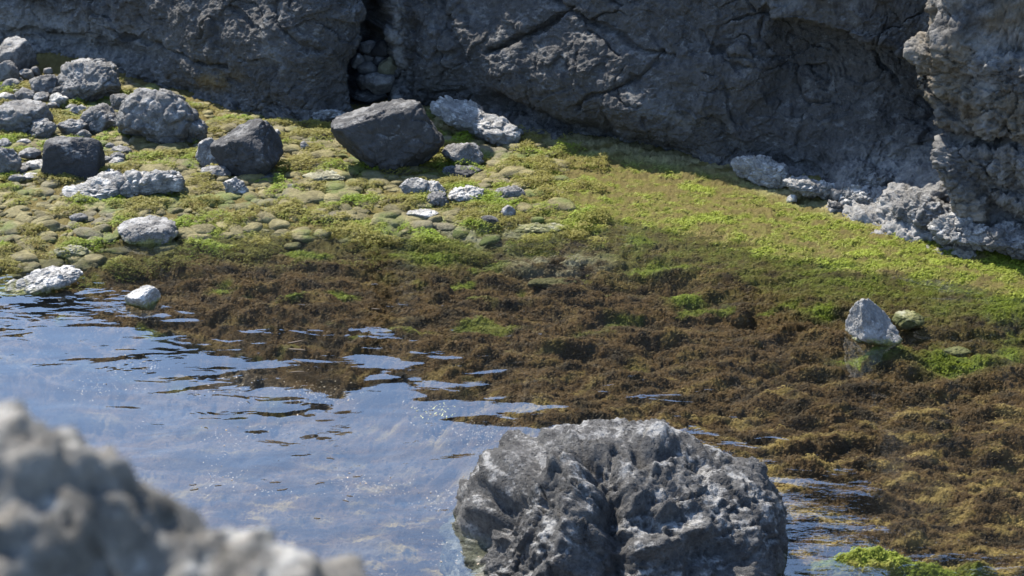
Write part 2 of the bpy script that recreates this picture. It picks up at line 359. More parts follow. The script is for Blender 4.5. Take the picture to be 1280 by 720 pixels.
# ------------------------------------------------------------ algae covered cobbles
_ico = {}
def ico(s):
    if s not in _ico:
        bm = bmesh.new(); bmesh.ops.create_icosphere(bm, subdivisions=s, radius=1)
        _ico[s] = (np.array([v.co[:] for v in bm.verts]), np.array([[v.index for v in f.verts] for f in bm.faces])); bm.free()
    return _ico[s]
def flat_stones(seed):
    D, Fc = ico(3); r_ = np.random.RandomState(seed)
    N = r_.normal(size=(7, 3)); N /= np.linalg.norm(N, axis=1)[:, None]; N = np.vstack([N, [0, 0, 1]]); dd = np.append(r_.uniform(.75, 1, 7), .85)
    rr = ((np.clip(D @ N.T, .02, None) / dd) ** 26).sum(1) ** (-1 / 26); V = D * np.minimum(rr, 1.12)[:, None]
    V = V + D * (.16 * fbm(V * 1.4 + seed * 5.1, 4, seed, .65))[:, None]
    return V * np.array([1, r_.uniform(.6, .85), r_.uniform(.34, .55)]), Fc
# ------------------------------------------------------------ cliff
ux = np.concatenate([np.linspace(-900, -60, 120), np.arange(-58, 1340, 1.0), np.linspace(1342, 2600, 160)])
Xb, Yb, _ = ground(ux, base_y(ux))
# smooth base and its horizontal normal
def smooth(a, w):
    k = np.hanning(w); k /= k.sum(); return np.convolve(np.pad(a, w // 2, mode='edge'), k, 'valid')[:len(a)]
Xs, Ys = smooth(Xb, 61), smooth(Yb, 61)
tx, ty = np.gradient(Xs), np.gradient(Ys); tx, ty = smooth(tx, 121), smooth(ty, 121); L_ = np.hypot(tx, ty); nx, ny = ty / L_, -tx / L_
zs = np.concatenate([np.linspace(-.35, -.06, 8)[:-1], np.arange(-.06, 1.05, .0042), np.linspace(1.06, 2.6, 90)])
nf = len(zs); vb = np.linspace(0, 1, 34)[1:]
UX, ZZ = np.meshgrid(ux, zs)
topz = 2.0 + .0 * ux + np.interp(ux, [-900, 0, 300, 430, 470, 520, 700, 900, 1100, 1250, 1600, 2600], [.4, .22, .22, .25, .0, .15, .1, .2, .35, .55, .7, .4])
Zv = np.where(ZZ > 1.05, 1.05 + (ZZ - 1.05) / 1.55 * (topz[None] - 1.05), ZZ)
BXg, BYg = np.broadcast_to(Xs, UX.shape), np.broadcast_to(Ys, UX.shape)
NX, NY = np.broadcast_to(nx, UX.shape), np.broadcast_to(ny, UX.shape)
lean = np.interp(ux, [-900, 150, 350, 500, 700, 1190, 1230, 1330, 2600], [.2, .16, .2, .08, .12, .18, .38, .42, .3])
off0 = -lean[None] * np.clip(Zv, 0, 9)
X0 = (BXg + NX * off0).ravel(); Y0 = (BYg + NY * off0).ravel(); Z0 = Zv.ravel()
px, py = project(X0, Y0, Z0); cx = UX.ravel()
o = np.zeros(len(px))
# big forms, photo-plane positions, metres out of the wall
def G(*a, **k): return gau(px, py, *a, **k)
cw = cx + 8 * fbm(st3(py / 30, cx * 0 + 3.3, 0 * px), 3, 44); crev = sst(434, 446, cw - 26 * sst(95, 10, py)) * sst(500, 492, cx + 5 * fbm(st3(py / 18, cx * 0, 0 * px), 3, 45))
o -= crev * (.75 + 0 * px) * sst(.0, .12, Z0 + .02)
o += (.08 - .24 * sst(542, 497, cx)) * sst(494, 498, cx) * sst(600, 542, cx) * sst(134, 110, py)                      # sunlit pillar right of the crevice
o += .10 * G(380, 95, 70, 90) + .10 * G(330, 30, 120, 50) - .06 * G(240, 118, 60, 14) - .05 * G(90, 55, 110, 10, 8)
o += .12 * G(600, 60, 70, 60) + .18 * G(720, 95, 110, 55, 20)
o -= .16 * np.exp(-(polydist(px, py, [(640, 128), (700, 158), (780, 182), (860, 200)]) / 14) ** 2)
o += .10 * G(850, 120, 90, 70)
arch = np.interp(px, [930, 975, 1030, 1100, 1160, 1220], [0, 22, 28, 48, 78, 104])
inr = sst(950, 980, px) * sst(1240, 1215, px)
o += .20 * inr * sst(6, -10, py - arch) * sst(0, 40, 1400 - px)
o -= .12 * inr * sst(-4, 10, py - arch) * sst(140, 60, py - arch) + .12 * sst(1080, 1180, px) * sst(1230, 1210, px) * sst(.25, .5, Z0)
o += .20 * sst(.02, .35, Z0) * sst(1225, 1345, px) + .30 * sst(.02, .35, Z0) * sst(1216, 1236, px + 10 * fbm(st3(px / 60, py / 40, 0 * px), 3, 8)) * sst(2600, 1500, px)    # right buttress
o += .12 * G(1275, 60, 55, 60) + .14 * G(1100, 105, 0.1 + 40, 30) * 0
o -= .16 * sst(1240, 1260, px) * np.exp(-((py - 235) / 42) ** 2)
o -= .13 * np.exp(-((py - 158) / 7) ** 2) * sst(1215, 1230, px) * sst(1330, 1270, px)
# sunlit apron of rough rock at the base, right part
bl = base_y(px)
ap = sst(1010, 1100, px)
o += .34 * sst(1020, 1130, cx) * sst(1300, 1200, cx) * sst(.30, .0, Z0 + .12 * fbm(st3(cx / 40, Z0 * 3, 0 * cx), 3, 12)) * (1 - .5 * sst(1150, 1200, cx))
o += .16 * G(1075, 215, 30, 22) + .06 * G(1150, 250, 50, 30)
o += .10 * sst(24, 0, bl - py) * sst(500, 540, cx)
o += .10 * sst(30, 0, bl - py) * sst(430, 380, cx) * sst(330, 380, cx)
# cracks
for pts, wd_, dp in (([(640, 58), (700, 28), (720, 6), (690, -4)], 4, .10), ([(560, -5), (590, 40), (605, 75)], 3.5, .06), ([(720, 10), (780, 40), (815, 60), (850, 65)], 2.5, .05),
                     ([(835, 60), (815, 90), (760, 112), (740, 130)], 2.5, .045), ([(130, -5), (140, 30), (155, 45), (200, 55), (240, 75), (290, 82)], 3, .05), ([(30, 38), (65, 44), (105, 50)], 3, .05),
                     ([(955, 10), (950, 45), (955, 60)], 3, .06), ([(1085, 70), (1100, 90), (1115, 110)], 3, .06), ([(880, 40), (910, 70), (960, 85), (1010, 88)], 2, .03), ([(520, 62), (560, 66), (590, 60)], 2.5, .05),
                     ([(505, 105), (560, 112), (600, 108)], 2.5, .05), ([(350, 0), (372, 40), (400, 60)], 3, .04), ([(295, 5), (318, 12), (330, 30)], 3, .04)):
    wob = 6 * perlin(st3(px / 22, py / 22, 0 * px), 3); wob2 = 6 * perlin(st3(px / 22, py / 22, 0 * px), 4)
    o -= dp * np.exp(-(polydist(px + wob, py + wob2, pts) / wd_) ** 2)
P = np.stack([X0, Y0, Z0], 1)
wv = .10 * np.stack([perlin(P * 4, 51), perlin(P * 4, 52), perlin(P * 4, 53)], 1)
right = sst(1200, 1228, px); foot = sst(40, 5, bl - py); strip = sst(492, 498, cx) * sst(560, 520, cx)
apron = sst(1020, 1100, cx) * sst(.42, .15, Z0)
rghz = np.clip(.30 + .8 * right + .5 * foot + .6 * strip + .6 * apron, 0, 1.4)
f1, f2, idv = worley((P + 2.2 * wv) * np.array([2.0, 2.0, 2.6]), 5)
o += .05 * fbm(P * 2.3, 5, 61, .55, 1) + .09 * fbm(P * 1.6, 3, 60) + (idv - .5) * .05
Xc = X0 + NX.ravel() * o; Yc = Y0 + NY.ravel() * o; Zc = Z0
def shove(Xc, Yc, Zc, amt):                                # move the skin along its own normals
    g = np.stack([Xc, Yc, Zc], 1).reshape(UX.shape + (3,))
    du = np.gradient(g, axis=1); dv = np.gradient(g, axis=0); n = np.cross(du, dv)
    for ax in (0, 1):
        n = n + np.roll(n, 1, ax) + np.roll(n, -1, ax) + np.roll(n, 2, ax) + np.roll(n, -2, ax)
    n /= np.linalg.norm(n, axis=2)[..., None] + 1e-12; sg = np.sign((n[..., 0] * NX + n[..., 1] * NY).mean()); n = (n * sg).reshape(-1, 3)
    return Xc + n[:, 0] * amt, Yc + n[:, 1] * amt, Zc + n[:, 2] * amt
Q = np.stack([Xc, Yc, Zc], 1); f1, f2, idv = worley((Q + wv * .6) * 6.5, 6)
amt = (.05 * (.5 - f1) + .03 * (idv - .5)) * rghz + .05 * fbm(Q * 7, 4, 70, .6) * (.35 + .8 * rghz)
j1, j2, ji = worley((Q + 1.6 * wv + .03 * st3(fbm(Q * 12, 3, 201), fbm(Q * 12, 3, 202), fbm(Q * 12, 3, 203)[:])) * np.array([3., 3., 4.2]), 15); jm = sst(-.05, .2, fbm(Q * 2.2, 3, 205))
k1, k2, ki = worley((Q + 1.2 * wv) * np.array([9., 9., 12.]), 16)
amt = amt - .030 * sst(.05, .0, j2 - j1) * jm + .035 * (ji - .5) * sst(0, .04, j2 - j1) * jm + .016 * (ki - .5) * sst(0, .08, k2 - k1)
Xc, Yc, Zc = shove(Xc, Yc, Zc, amt)
Q = np.stack([Xc, Yc, Zc], 1); f1, f2, idv = worley(Q * 30 + 3 * wv, 7); fb = fbm(Q * 24, 5, 80, .66)
amt = .024 * fb * (.45 + .8 * rghz) + .012 * fbm(Q * 40, 3, 85, .6, 1) * rghz - .016 * sst(.5, .12, f1) * rghz
Xc, Yc, Zc = shove(Xc, Yc, Zc, amt)
nn = fbm(Q * 5, 5, 90, .65)
crust_sunpaint = np.clip((.9 * sst(1040, 1110, cx) * sst(.40, .12, Z0 + .15 * nn) * sst(1700, 1400, cx) + .8 * strip * sst(-.2, .1, nn + .1) * sst(515, 506, cx + 14 * nn) + .55 * right * sst(-.3, .3, nn) * (Z0 > .25)
     + .5 * foot * sst(560, 600, cx) * sst(-.1, .2, nn) + .6 * gau(px, py, 60, 38, 130, 26, 8) * sst(-.3, .1, nn) + .3 * foot * sst(420, 380, cx)), 0, 1)  # salt crust and pale rock; sunlight painted in on strip and buttress
ochr = gau(px, py, 268, 100, 40, 13) * sst(-.1, .2, nn) * .8 + .35 * right * sst(-.1, .3, fbm(Q * 3, 3, 91))  # ochre rock patch, plus warm sunlight tint painted on the right buttress
# plateau behind the edge
Xc = Xc.reshape(UX.shape); Yc = Yc.reshape(UX.shape); Zc = Zc.reshape(UX.shape)
XT, YT, ZT = [], [], []
for v in vb:
    d = 4.5 * v ** 1.5; XT.append(Xc[-1] - nx * d); YT.append(Yc[-1] - ny * d)
    ZT.append(Zc[-1] + .10 * (1 - (1 - v) ** 3) - 2.2 * max(0, v - .55) / .45 + .12 * (v ** .5) * fbm(np.stack([XT[-1], YT[-1], 0 * ux], 1) * 1.5, 4, 5))
Xc = np.vstack([Xc, XT]); Yc = np.vstack([Yc, YT]); Zc = np.vstack([Zc, ZT])
pad = Xc.size - len(crust_sunpaint)
tag(mesh_np('cliff', np.stack([Xc.ravel(), Yc.ravel(), Zc.ravel()], 1), grid_faces(Xc.shape[0], Xc.shape[1]), M['cliff'], {'crust_sunpaint': np.append(crust_sunpaint, np.zeros(pad)), 'ochre': np.append(ochr, np.zeros(pad))}), kind='structure')

# ------------------------------------------------------------ rocks
def _chip(P, s):
    f1, f2, i = worley(P + .25 * perlin(P * 2, s)[:, None], s); return i * sst(0, .18, f2 - f1)
def rock_verts(seed, axes, sub=5, planes=10, hard=55, rough=1., flat=None, extra=()):
    D, Fc = ico(sub); r_ = np.random.RandomState(seed)
    N = r_.normal(size=(planes, 3)); N /= np.linalg.norm(N, axis=1)[:, None]; dd = r_.uniform(.68, 1.0, planes)
    N = np.vstack([N] + [np.array([e[:3]]) / np.linalg.norm(e[:3]) for e in extra]) if extra else N
    dd = np.concatenate([dd, [e[3] for e in extra]]) if extra else dd
    q = np.clip(D @ N.T, .02, None) / dd
    rr = (q ** hard).sum(1) ** (-1 / hard); rr = np.minimum(rr, 1.15)
    V = D * rr[:, None]
    lo, hi = V.min(0), V.max(0); V = (V - (lo + hi) / 2) / ((hi - lo) / 2)
    V = V * np.array(axes); s = float(np.mean(axes)); so_ = seed * 3.7
    Pn = V / s + so_
    V = V + D * (s * rough * (.12 * fbm(Pn * 1.3, 3, seed) + .10 * fbm(Pn * 3.4, 5, seed + 1, .62) + .05 * fbm(Pn * 8, 4, seed + 2, .6, 1) + .03 * fbm(Pn * 20, 3, seed + 3, .65) + .14 * (_chip(Pn * 2.2, seed) - .5)))[:, None]
    return V, Fc
def rz(V, a):
    c, s = math.cos(a), math.sin(a); return np.stack([V[:, 0] * c - V[:, 1] * s, V[:, 0] * s + V[:, 1] * c, V[:, 2]], 1)
def rock(name, x, y, wpx, hpx, label, mat='rock', seed=1, sub=5, rough=1., hard=55, planes=10, deep=.85, sink=.3, zb=None, cat=None, group=None, tilt=0, extra=(), rot=None, shape=None):
    _, _, dpt = ground(x, y)
    a = wpx / 2 * dpt / F; th = math.atan2(CZ, math.hypot(float(dpt), 0) * .93)
    hp = hpx / 2 * dpt / F; b = a * deep
    c = math.sqrt(max((hp ** 2 - (b * math.sin(th)) ** 2), (hp * .55) ** 2)) / math.cos(th)
    if b * math.sin(th) > hp * .8: b = hp * .8 / math.sin(th)
    a, b, c = float(a), float(b), float(c) * (.84 + sink * .4)
    yc = y + hpx * .5 * sink * .5
    gx, gy, _ = ground(x, yc + hpx * .25); z0 = float(bed_z(gx, gy)) if zb is None else zb
    z0 = max(z0, -.02) if zb is None else zb
    zc = z0 + c * (1 - sink)
    X, Y, _ = ground(x, yc, zc)
    V, Fc = rock_verts(seed, (a, b, c), sub, planes, hard, rough, extra=extra)
    if shape is not None: V = shape(V, a, b, c)
    if tilt: 
        ct, st = math.cos(R(tilt)), math.sin(R(tilt)); V = np.stack([V[:, 0] * ct + V[:, 2] * st, V[:, 1], -V[:, 0] * st + V[:, 2] * ct], 1)
    if rot: V = rz(V, R(rot))
    V[:, 2] += c * .0
    zoff = V[:, 2].min()
    V = V - np.array([0, 0, zoff])
    ob = mesh_np(name, V, Fc, M[mat]); ob.location = (float(X), float(Y), zc + zoff)
    return tag(ob, label, cat or name.replace('_', ' '), group)

PG = 'boulders heaped below the left cliff'
# (x, y, w, h, label, material, seed, extras)
rock('boulder', 18, 66, 50, 42, 'rounded grey boulder at the top left corner against the bluish cliff', 'rock', 1, group=PG, rough=.6)
rock('boulder', 6, 90, 34, 36, 'rounded grey boulder cut by the left frame edge, below the corner boulder', 'rock', 2, group=PG, rough=.6)
rock('boulder', 112, 100, 74, 56, 'big boulder with knobbly sunlit left shoulder and shaded right side, highest of the heap', 'rock', 3, 6, rough=1.1, group=PG)
rock('boulder', 197, 142, 98, 76, 'largest rounded grey boulder on the left, domed with a chipped sunlit face', 'rock', 24, 6, hard=10, group=PG, rough=.9)
rock('boulder', 151, 128, 26, 26, 'small round boulder tucked against the left shoulder of the large domed one', 'rock', 5, group=PG, rough=.6)
rock('boulder', 128, 148, 52, 38, 'squat grey boulder between the heap and the large domed boulder', 'rock', 6, group=PG, rough=.9)
rock('boulder', 28, 146, 66, 46, 'wide slanting grey boulder at the front of the heap near the left edge', 'rock', 7, group=PG)
rock('boulder', 54, 162, 34, 28, 'flat-topped cracked boulder just right of the wide slanting one', 'rock', 8, group=PG)
rock('boulder', 57, 105, 42, 30, 'broad grey boulder in the middle of the heap', 'rock', 9, group=PG, rough=.8)
rock('boulder', 85, 114, 36, 28, 'shaded boulder directly under the high knobbly one', 'dark', 10, group=PG)
rock('boulder', 93, 158, 38, 24, 'jagged low boulder with pale edges in front of the squat one', 'rock', 11, group=PG)
rock('boulder', 92, 194, 66, 54, 'smooth squared boulder with a flat bluish shaded front, standing on the cobbles', 'dark', 12, 6, hard=24, planes=8, rough=.45, group=PG,
     extra=((0, -1, .1, .8), (-1, 0, .1, .85), (1, 0, 0, .85), (0, 0, 1, .85)))
rock('boulder', 8, 202, 36, 44, 'tall grey boulder at the left edge beside a jumble of small stones', 'rock', 13, group=PG)
stones = [(34, 92, 18, 14), (31, 118, 26, 18), (52, 121, 20, 15), (73, 124, 24, 18), (14, 106, 24, 18), (44, 88, 12, 12), (8, 122, 24, 16), (103, 120, 18, 12), (104, 168, 20, 14), (60, 88, 12, 10), (22, 100, 14, 10),
          (38, 192, 30, 18), (44, 205, 34, 16), (26, 210, 26, 14), (58, 216, 26, 12), (76, 214, 38, 20), (14, 158, 18, 18), (118, 205, 24, 18), (30, 178, 18, 12), (134, 200, 14, 12), (5, 180, 18, 16), (40, 220, 26, 10), (68, 131, 16, 10), (90, 134, 14, 10), (20, 222, 22, 12)]
where = {0: 'small pale stone wedged under the corner boulder of the heap', 1: 'grey stone near the left edge, left of a pale rounded stone in the heap', 2: 'pale rounded stone in the centre of the heap', 3: 'pale pointed stone below the broad boulder of the heap',
         11: 'shaded grey stone left of the squared boulder', 12: 'pale flat stone left of the squared boulder', 15: 'low wet stone at the foot of the squared boulder', 17: 'grey rubble stone against the right side of the squared boulder', 8: 'pale stone in front of the jagged low boulder'}
for i, (x, y, w_, h_) in enumerate(stones):
    rock('stone', x, y, w_, h_, where.get(i, 'small angular grey stone filling gaps between the boulders heaped on the left'), 'rock' if i % 3 else 'pale', 40 + i, 4, group='small stones of the left heap', rough=1.1)
rq = np.random.RandomState(77)
for i in range(46):
    x, y = (rq.uniform(-8, 135), rq.uniform(92, 168)) if i < 30 else (rq.uniform(-8, 150), rq.uniform(180, 226))
    w_ = rq.uniform(9, 22)
    rock('stone', x, y, w_, w_ * rq.uniform(.55, .8), 'small angular grey stone filling gaps between the boulders heaped on the left', 'rock' if i % 4 else 'pale', 300 + i, 4, group='small stones of the left heap', rough=1.1)
rock('boulder', 155, 228, 138, 38, 'long low pale-topped boulder lying in front of the squared boulder', 'pale', 14, 6, deep=.5, rot=12, rough=1.4, tilt=-6, group=PG)
rock('boulder', 241, 162, 34, 40, 'upright pointed stone with a pale left edge, beside the large domed boulder', 'rock', 15, hard=20, cat='boulder')
rock('boulder', 308, 184, 84, 76, 'angular dark block with a steep grey top plane, centre left', 'dark', 16, 6, hard=30, planes=7, rough=.55,
     extra=((-.45, -.1, .85, .72), (-.3, -.95, .0, .66), (.9, -.2, .35, .75), (.2, -.8, .6, .86)))
rock('boulder', 263, 190, 34, 42, 'pale rounded stone leaning on the left of the angular dark block', 'pale', 17, rough=.8)
rock('stone', 270, 214, 38, 20, 'low grey stone at the left foot of the angular dark block', 'rock', 18)
rock('stone', 296, 233, 30, 26, 'small pitted pale stone in front of the angular dark block', 'pale', 19, rough=1.4)
rock('stone', 330, 220, 32, 10, 'flat dark wet stone in the shadow of the angular block', 'dark', 20, rough=.6)
rock('stone', 344, 170, 16, 18, 'small pale stone peeping out right of the angular dark block', 'pale', 21)
rock('stone', 382, 182, 14, 14, 'tiny pointed grey stone alone on the algae left of the big dark boulder', 'rock', 22, 4)
rock('slab', 405, 219, 56, 16, 'low algae covered slab with a white patch between the dark boulders', 'slab', 23)
rock('stone', 366, 233, 20, 8, 'small flat blue-grey stone below the algae slab', 'dark', 24, 4)
rock('stone', 151, 188, 26, 12, 'low grey stone on the cobbles right of the squared boulder', 'rock', 25, 4)
rock('boulder', 485, 168, 132, 92, 'largest near-black angular boulder with facets, in the middle below the crevice', 'dark', 26, 6, hard=26, planes=9, rough=.6, deep=.5, sink=.2,
     extra=((.9, -.1, .45, .80), (-.28, 0, .95, .66), (0, -1, .1, .55), (-.75, -.4, -.6, .74), (.8, -.2, -.55, .86), (.45, -.8, .2, .72)))
rock('boulder', 578, 191, 50, 32, 'blocky boulder streaked with white, right of the big dark boulder', 'rock', 27, 5, hard=20, planes=9)
rock('stone', 577, 213, 50, 14, 'flat wet dark stone lying below the white streaked boulder', 'dark', 28)
rock('stone', 517, 234, 34, 26, 'faceted pale stone with a shaded front, leftmost in the row below the big dark boulder', 'pale', 29, hard=20)
rock('stone', 540, 236, 34, 24, 'white topped jagged stone, second of the row below the big dark boulder', 'pale', 30, rough=1.4)
rock('stone', 546, 248, 28, 20, 'low jagged stone in front of the white topped one', 'rock', 31, rough=1.4)
rock('stone', 583, 243, 44, 24, 'bright knobbly stone, third of the row below the big dark boulder', 'pale', 32, rough=1.5)
rock('stone', 637, 241, 38, 20, 'grey brown stone with pale left end at the right end of the row', 'rock', 33, rough=1.2)
rock('stone', 634, 265, 20, 20, 'small upright grey stone behind the low algae slab', 'rock', 34, 4)
rock('stone', 610, 277, 30, 20, 'smooth dark grey rounded stone on pale gravel', 'dark', 35, rough=.4)
rock('stone', 528, 266, 40, 12, 'thin pale blade of stone lying in the algae', 'pale', 36)
rock('slab', 668, 284, 78, 14, 'long low algae covered slab right of the smooth dark stone', 'slab', 37, deep=1)
rock('slab', 690, 352, 64, 14, 'drowned brown slab showing among the weed right of centre', 'slab', 38, zb=-.09)
rock('boulder', 186, 288, 74, 32, 'flat topped grey boulder with a dark front at the edge of the brown weed', 'rock', 70, 6, hard=24, planes=9, rough=.7, extra=((0, 0, 1, .7), (0, -1, 0, .7)))
rock('boulder', 178, 371, 42, 32, 'white stone with a shaded right face, at the edge of the blue water', 'pale', 71, 5, hard=22, rough=.6, extra=((.9, -.5, .1, .5), (-.4, -.2, .9, .7)))
rock('slab', 50, 350, 108, 32, 'long slanting white crusted slab at the left water edge', 'pale', 72, 6, deep=.6, tilt=-9, rot=14)
rock('slab', 90, 312, 40, 18, 'small pale crusted slab above the long slanting slab', 'slab', 73)
rock('stone', 98, 272, 22, 12, 'tiny grey stone alone on the cobbles above the pale slab', 'rock', 74, 4)
# crevice stones
CR = 'rubble stones wedged in the crevice'
for i, (x, y, w_, h_, lb, mt) in enumerate([(462, 118, 44, 20, 'low dark stone at the bottom of the crevice', 'dark'), (472, 104, 40, 32, 'squared stone with sunlit pale top, lowest big one in the crevice', 'rock'), (454, 102, 18, 22, 'narrow pale blue stone low on the left of the crevice', 'rock'),
        (461, 86, 26, 20, 'grey stone in the middle of the crevice rubble', 'rock'), (486, 84, 24, 28, 'ochre stone catching the sun at the right of the crevice', 'slab'), (447, 76, 16, 20, 'egg shaped pale stone at the left rim of the crevice', 'rock'), (462, 74, 20, 16, 'round grey stone right of the egg shaped one', 'rock'),
        (461, 60, 24, 20, 'pale stone near the top of the crevice rubble', 'rock'), (479, 60, 28, 26, 'dark stone topmost in the crevice rubble', 'dark'), (476, 78, 22, 20, 'dark stone left of the ochre one in the crevice', 'dark'), (492, 66, 14, 16, 'small dark stone at the right rim of the crevice', 'dark')]):
    zb = .02 + max(0, (122 - y)) / 100 * .42
    rock('stone', x, y, w_, h_, lb, mt, 90 + i, 4 if w_ < 30 else 5, zb=zb, group=CR, rough=.6, sink=.15, deep=1)
# sunlit rough outcrops at the cliff foot
rock('rock_outcrop', 600, 148, 130, 36, 'rough white crusted outcrop lit at the cliff foot, right of the big dark boulder', 'pale', 110, 6, rough=1.15, deep=.4, rot=-40, tilt=10, sink=.4, cat='rock')
rock('rock_outcrop', 952, 210, 80, 34, 'rough pale outcrop at the foot of the shaded cliff, right of centre', 'pale', 111, 6, rough=1.3, deep=.4, rot=-35, tilt=10, sink=.4, cat='rock')
rock('rock_outcrop', 1010, 232, 60, 24, 'low yellow-green crusted rock right of the pale outcrop', 'pale', 112, 5, rough=1.6, deep=.7, tilt=8, cat='rock')
rock('rock_outcrop', 405, 143, 62, 20, 'low pale crusted rock at the cliff foot left of the big dark boulder', 'pale', 113, 5, rough=1.8, deep=.5, cat='rock')
rock('stone', 990, 248, 14, 11, 'tiny white stone on the green shelf under the right cliff', 'pale', 114, 4)
rock('stone', 1044, 256, 18, 11, 'small dark stone on the green shelf under the right cliff', 'dark', 115, 4)
rock('slab', 1110, 268, 54, 18, 'wet brown topped slab at the foot of the right buttress', 'slab', 116, 5, cat='slab')
for i, (x, y, w_, h_, lb, m_) in enumerate([(1160, 264, 84, 46, 'lumpy grey boulder merged into the foot of the buttress', 'rock'), (1205, 288, 80, 40, 'rough grey boulder at the waterline below the buttress', 'pale'), (1256, 298, 84, 38, 'rough boulder near the right frame edge at the waterline', 'rock'),
        (1118, 256, 70, 30, 'low pale rock left of the lumpy boulder', 'pale'), (1066, 240, 66, 24, 'low pale ledge rock where the shaded cliff meets the green shelf', 'pale'), (1092, 226, 60, 34, 'pale crusted rock leaning on the shaded cliff, left of the buttress', 'rock'),
        (1150, 284, 60, 22, 'low wet pale rock lying along the waterline of the right ledge', 'pale'), (1030, 234, 40, 16, 'small low crusted rock at the left tip of the right ledge', 'pale'), (1128, 228, 60, 36, 'knobbly grey rock set back in the corner beside the buttress', 'rock')]):
    rock('boulder', x, y, w_, h_, lb, m_, 120 + i, 6, rough=1.7, deep=.6, rot=-40, sink=.45, group='boulders at the foot of the buttress')
# pointed stone in the weed and its neighbours
def pointed(V, a, b, c):
    h_ = np.clip((V[:, 2] / c + 1) / 2, 0, 1); k_ = 1 - .62 * h_ ** .9
    return np.stack([V[:, 0] * k_ * 1.12 - .42 * a * h_, V[:, 1] * k_, V[:, 2]], 1)
rock('boulder', 1096, 400, 74, 66, 'pointed stone with a white pitted left face rising from the brown weed', 'pale', 130, 6, hard=40, planes=5, rough=.85, deep=.8, sink=.25, shape=pointed,
     extra=((-.9, -.35, .1, .7), (.6, -.5, .5, .62), (0, -1, .3, .8)))
rock('slab', 1135, 398, 40, 22, 'drowned green crusted slab right of the pointed stone', 'slab', 131, zb=-.05)
rock('slab', 1196, 438, 34, 14, 'small grey slab with a green fringe right of the pointed stone', 'slab', 132, zb=-.03)

# cobbles: the 300 nearest as things, the rest as one mass
rs = np.random.RandomState(5); pts = []
cellsz = .085
for gy in np.arange(7.4, 13, cellsz * .62):
    for gx in np.arange(-4.2, .9, cellsz):
        x_, y_ = gx + rs.uniform(-.6, .6) * cellsz, gy + rs.uniform(-.5, .5) * cellsz
        qx, qy = project(x_, y_, 0); lim = np.interp(qx, [-50, 60, 160, 300, 450, 520, 700, 720], [345, 330, 300, 292, 285, 300, 285, 200]) + rs.normal(0, 8)
        top = base_y(qx) + 6; dens = np.interp(qx, [-50, 420, 520, 720], [1, 1, .75, .25])
        if qx > -60 and qx < 730 and top < qy < lim and rs.rand() < dens and not (qx < 130 and qy < 120): pts.append((y_, x_, qy))
pts.sort()
protos = [flat_stones(k) for k in range(14)]; pm = []
CB = 'olive cobbles paving the left shallows'
rest_V, rest_F, nv = [], [], 0
for n_, (y_, x_, qy) in enumerate(pts):
    sc = cellsz * .50 * min(2.1, math.exp(rs.normal(0, .38))); k = rs.randint(14); a_ = rs.uniform(0, 6.28) if rs.rand() < .4 else rs.normal(0, .5); z_ = float(bed_z(x_, y_)) ; z_ = max(z_, -.03) - sc * .05
    if n_ < 300:
        if k >= len(pm) or True:
            m_ = [o for o in pm if o[0] == k]
            if not m_:
                ob = mesh_np('cobble', *protos[k], M['cobble']); pm.append((k, ob))
            else: ob = m_[0][1].copy(); col.objects.link(ob)
        ob.location = (x_, y_, z_); ob.scale = (sc,) * 3; ob.rotation_euler = (rs.normal(0, .18), rs.normal(0, .18), a_)
        tag(ob, 'flat rounded cobble coated in olive algae in the left shallows', 'cobble', CB)
    else:
        V, Fc = protos[k]; rest_V.append(rz(V, a_) * sc + np.array([x_, y_, z_])); rest_F.append(Fc + nv); nv += len(V)
if rest_V: tag(mesh_np('cobble_bed', np.vstack(rest_V), np.vstack(rest_F), M['cobble']), 'farther olive algae coated cobbles between the dark boulders', 'cobbles', kind='stuff')
print('cobbles', len(pts))

# foreground boulder with grooves
D, Fc = ico(7)
a, b, c = .635, .50, .56; ctr = np.array([.375, 4.86, -.085])
N = np.array([(-.86, -.25, .44, .76), (-.3, -.7, .65, .80), (.35, -.6, .75, .82), (.98, -.2, .2, .88), (.70, -.1, .70, .98), (.1, -.15, 1, .90), (.34, -.1, .93, .82), (-.5, 0, .85, .90), (.9, -.2, .1, .92), (-.2, -1, .3, .9), (.3, -.75, .7, .86), (-.95, 0, -.1, .98), (-.3, .2, 1, .93), (.2, 1, .3, .9)]); dd = N[:, 3]; N = N[:, :3] / np.linalg.norm(N[:, :3], axis=1)[:, None]
rr = ((np.clip(D @ N.T, .02, None) / dd) ** 16).sum(1) ** (-1 / 16)
V = D * np.minimum(rr, 1.12)[:, None] * np.array([a, b, c]); W = V + ctr
fx, fy = project(W[:, 0], W[:, 1], W[:, 2])
wb = st3(fx / 26, fy / 26, 0 * fx); fxx = fx + 9 * perlin(wb, 2); fyy = fy + 9 * perlin(wb, 3)
Gf = lambda *q: gau(fxx, fyy, *q); Ln = lambda p, w_: np.exp(-(polydist(fxx, fyy, p) / w_) ** 2)
f_ = -.13 * Ln([(585, 672), (625, 628), (664, 596), (684, 572)], 13) + .04 * Ln([(572, 668), (600, 610), (640, 566), (652, 556)], 12)
f_ += .05 * Ln([(700, 578), (708, 610), (716, 650), (700, 700)], 22) - .10 * Ln([(746, 596), (770, 622), (758, 650), (776, 680), (772, 720)], 15) - .05 * Ln([(735, 590), (756, 580), (772, 600)], 8)
f_ += .03 * Gf(722, 548, 36, 20) - .05 * Ln([(690, 566), (720, 574), (752, 576)], 7) + .05 * Gf(836, 556, 26, 9) - .06 * Ln([(800, 578), (840, 576), (880, 580)], 8)
f_ -= .07 * Gf(826, 656, 34, 15); f_ += .05 * Ln([(786, 690), (830, 682), (880, 662)], 11) - .04 * Gf(905, 690, 30, 20)
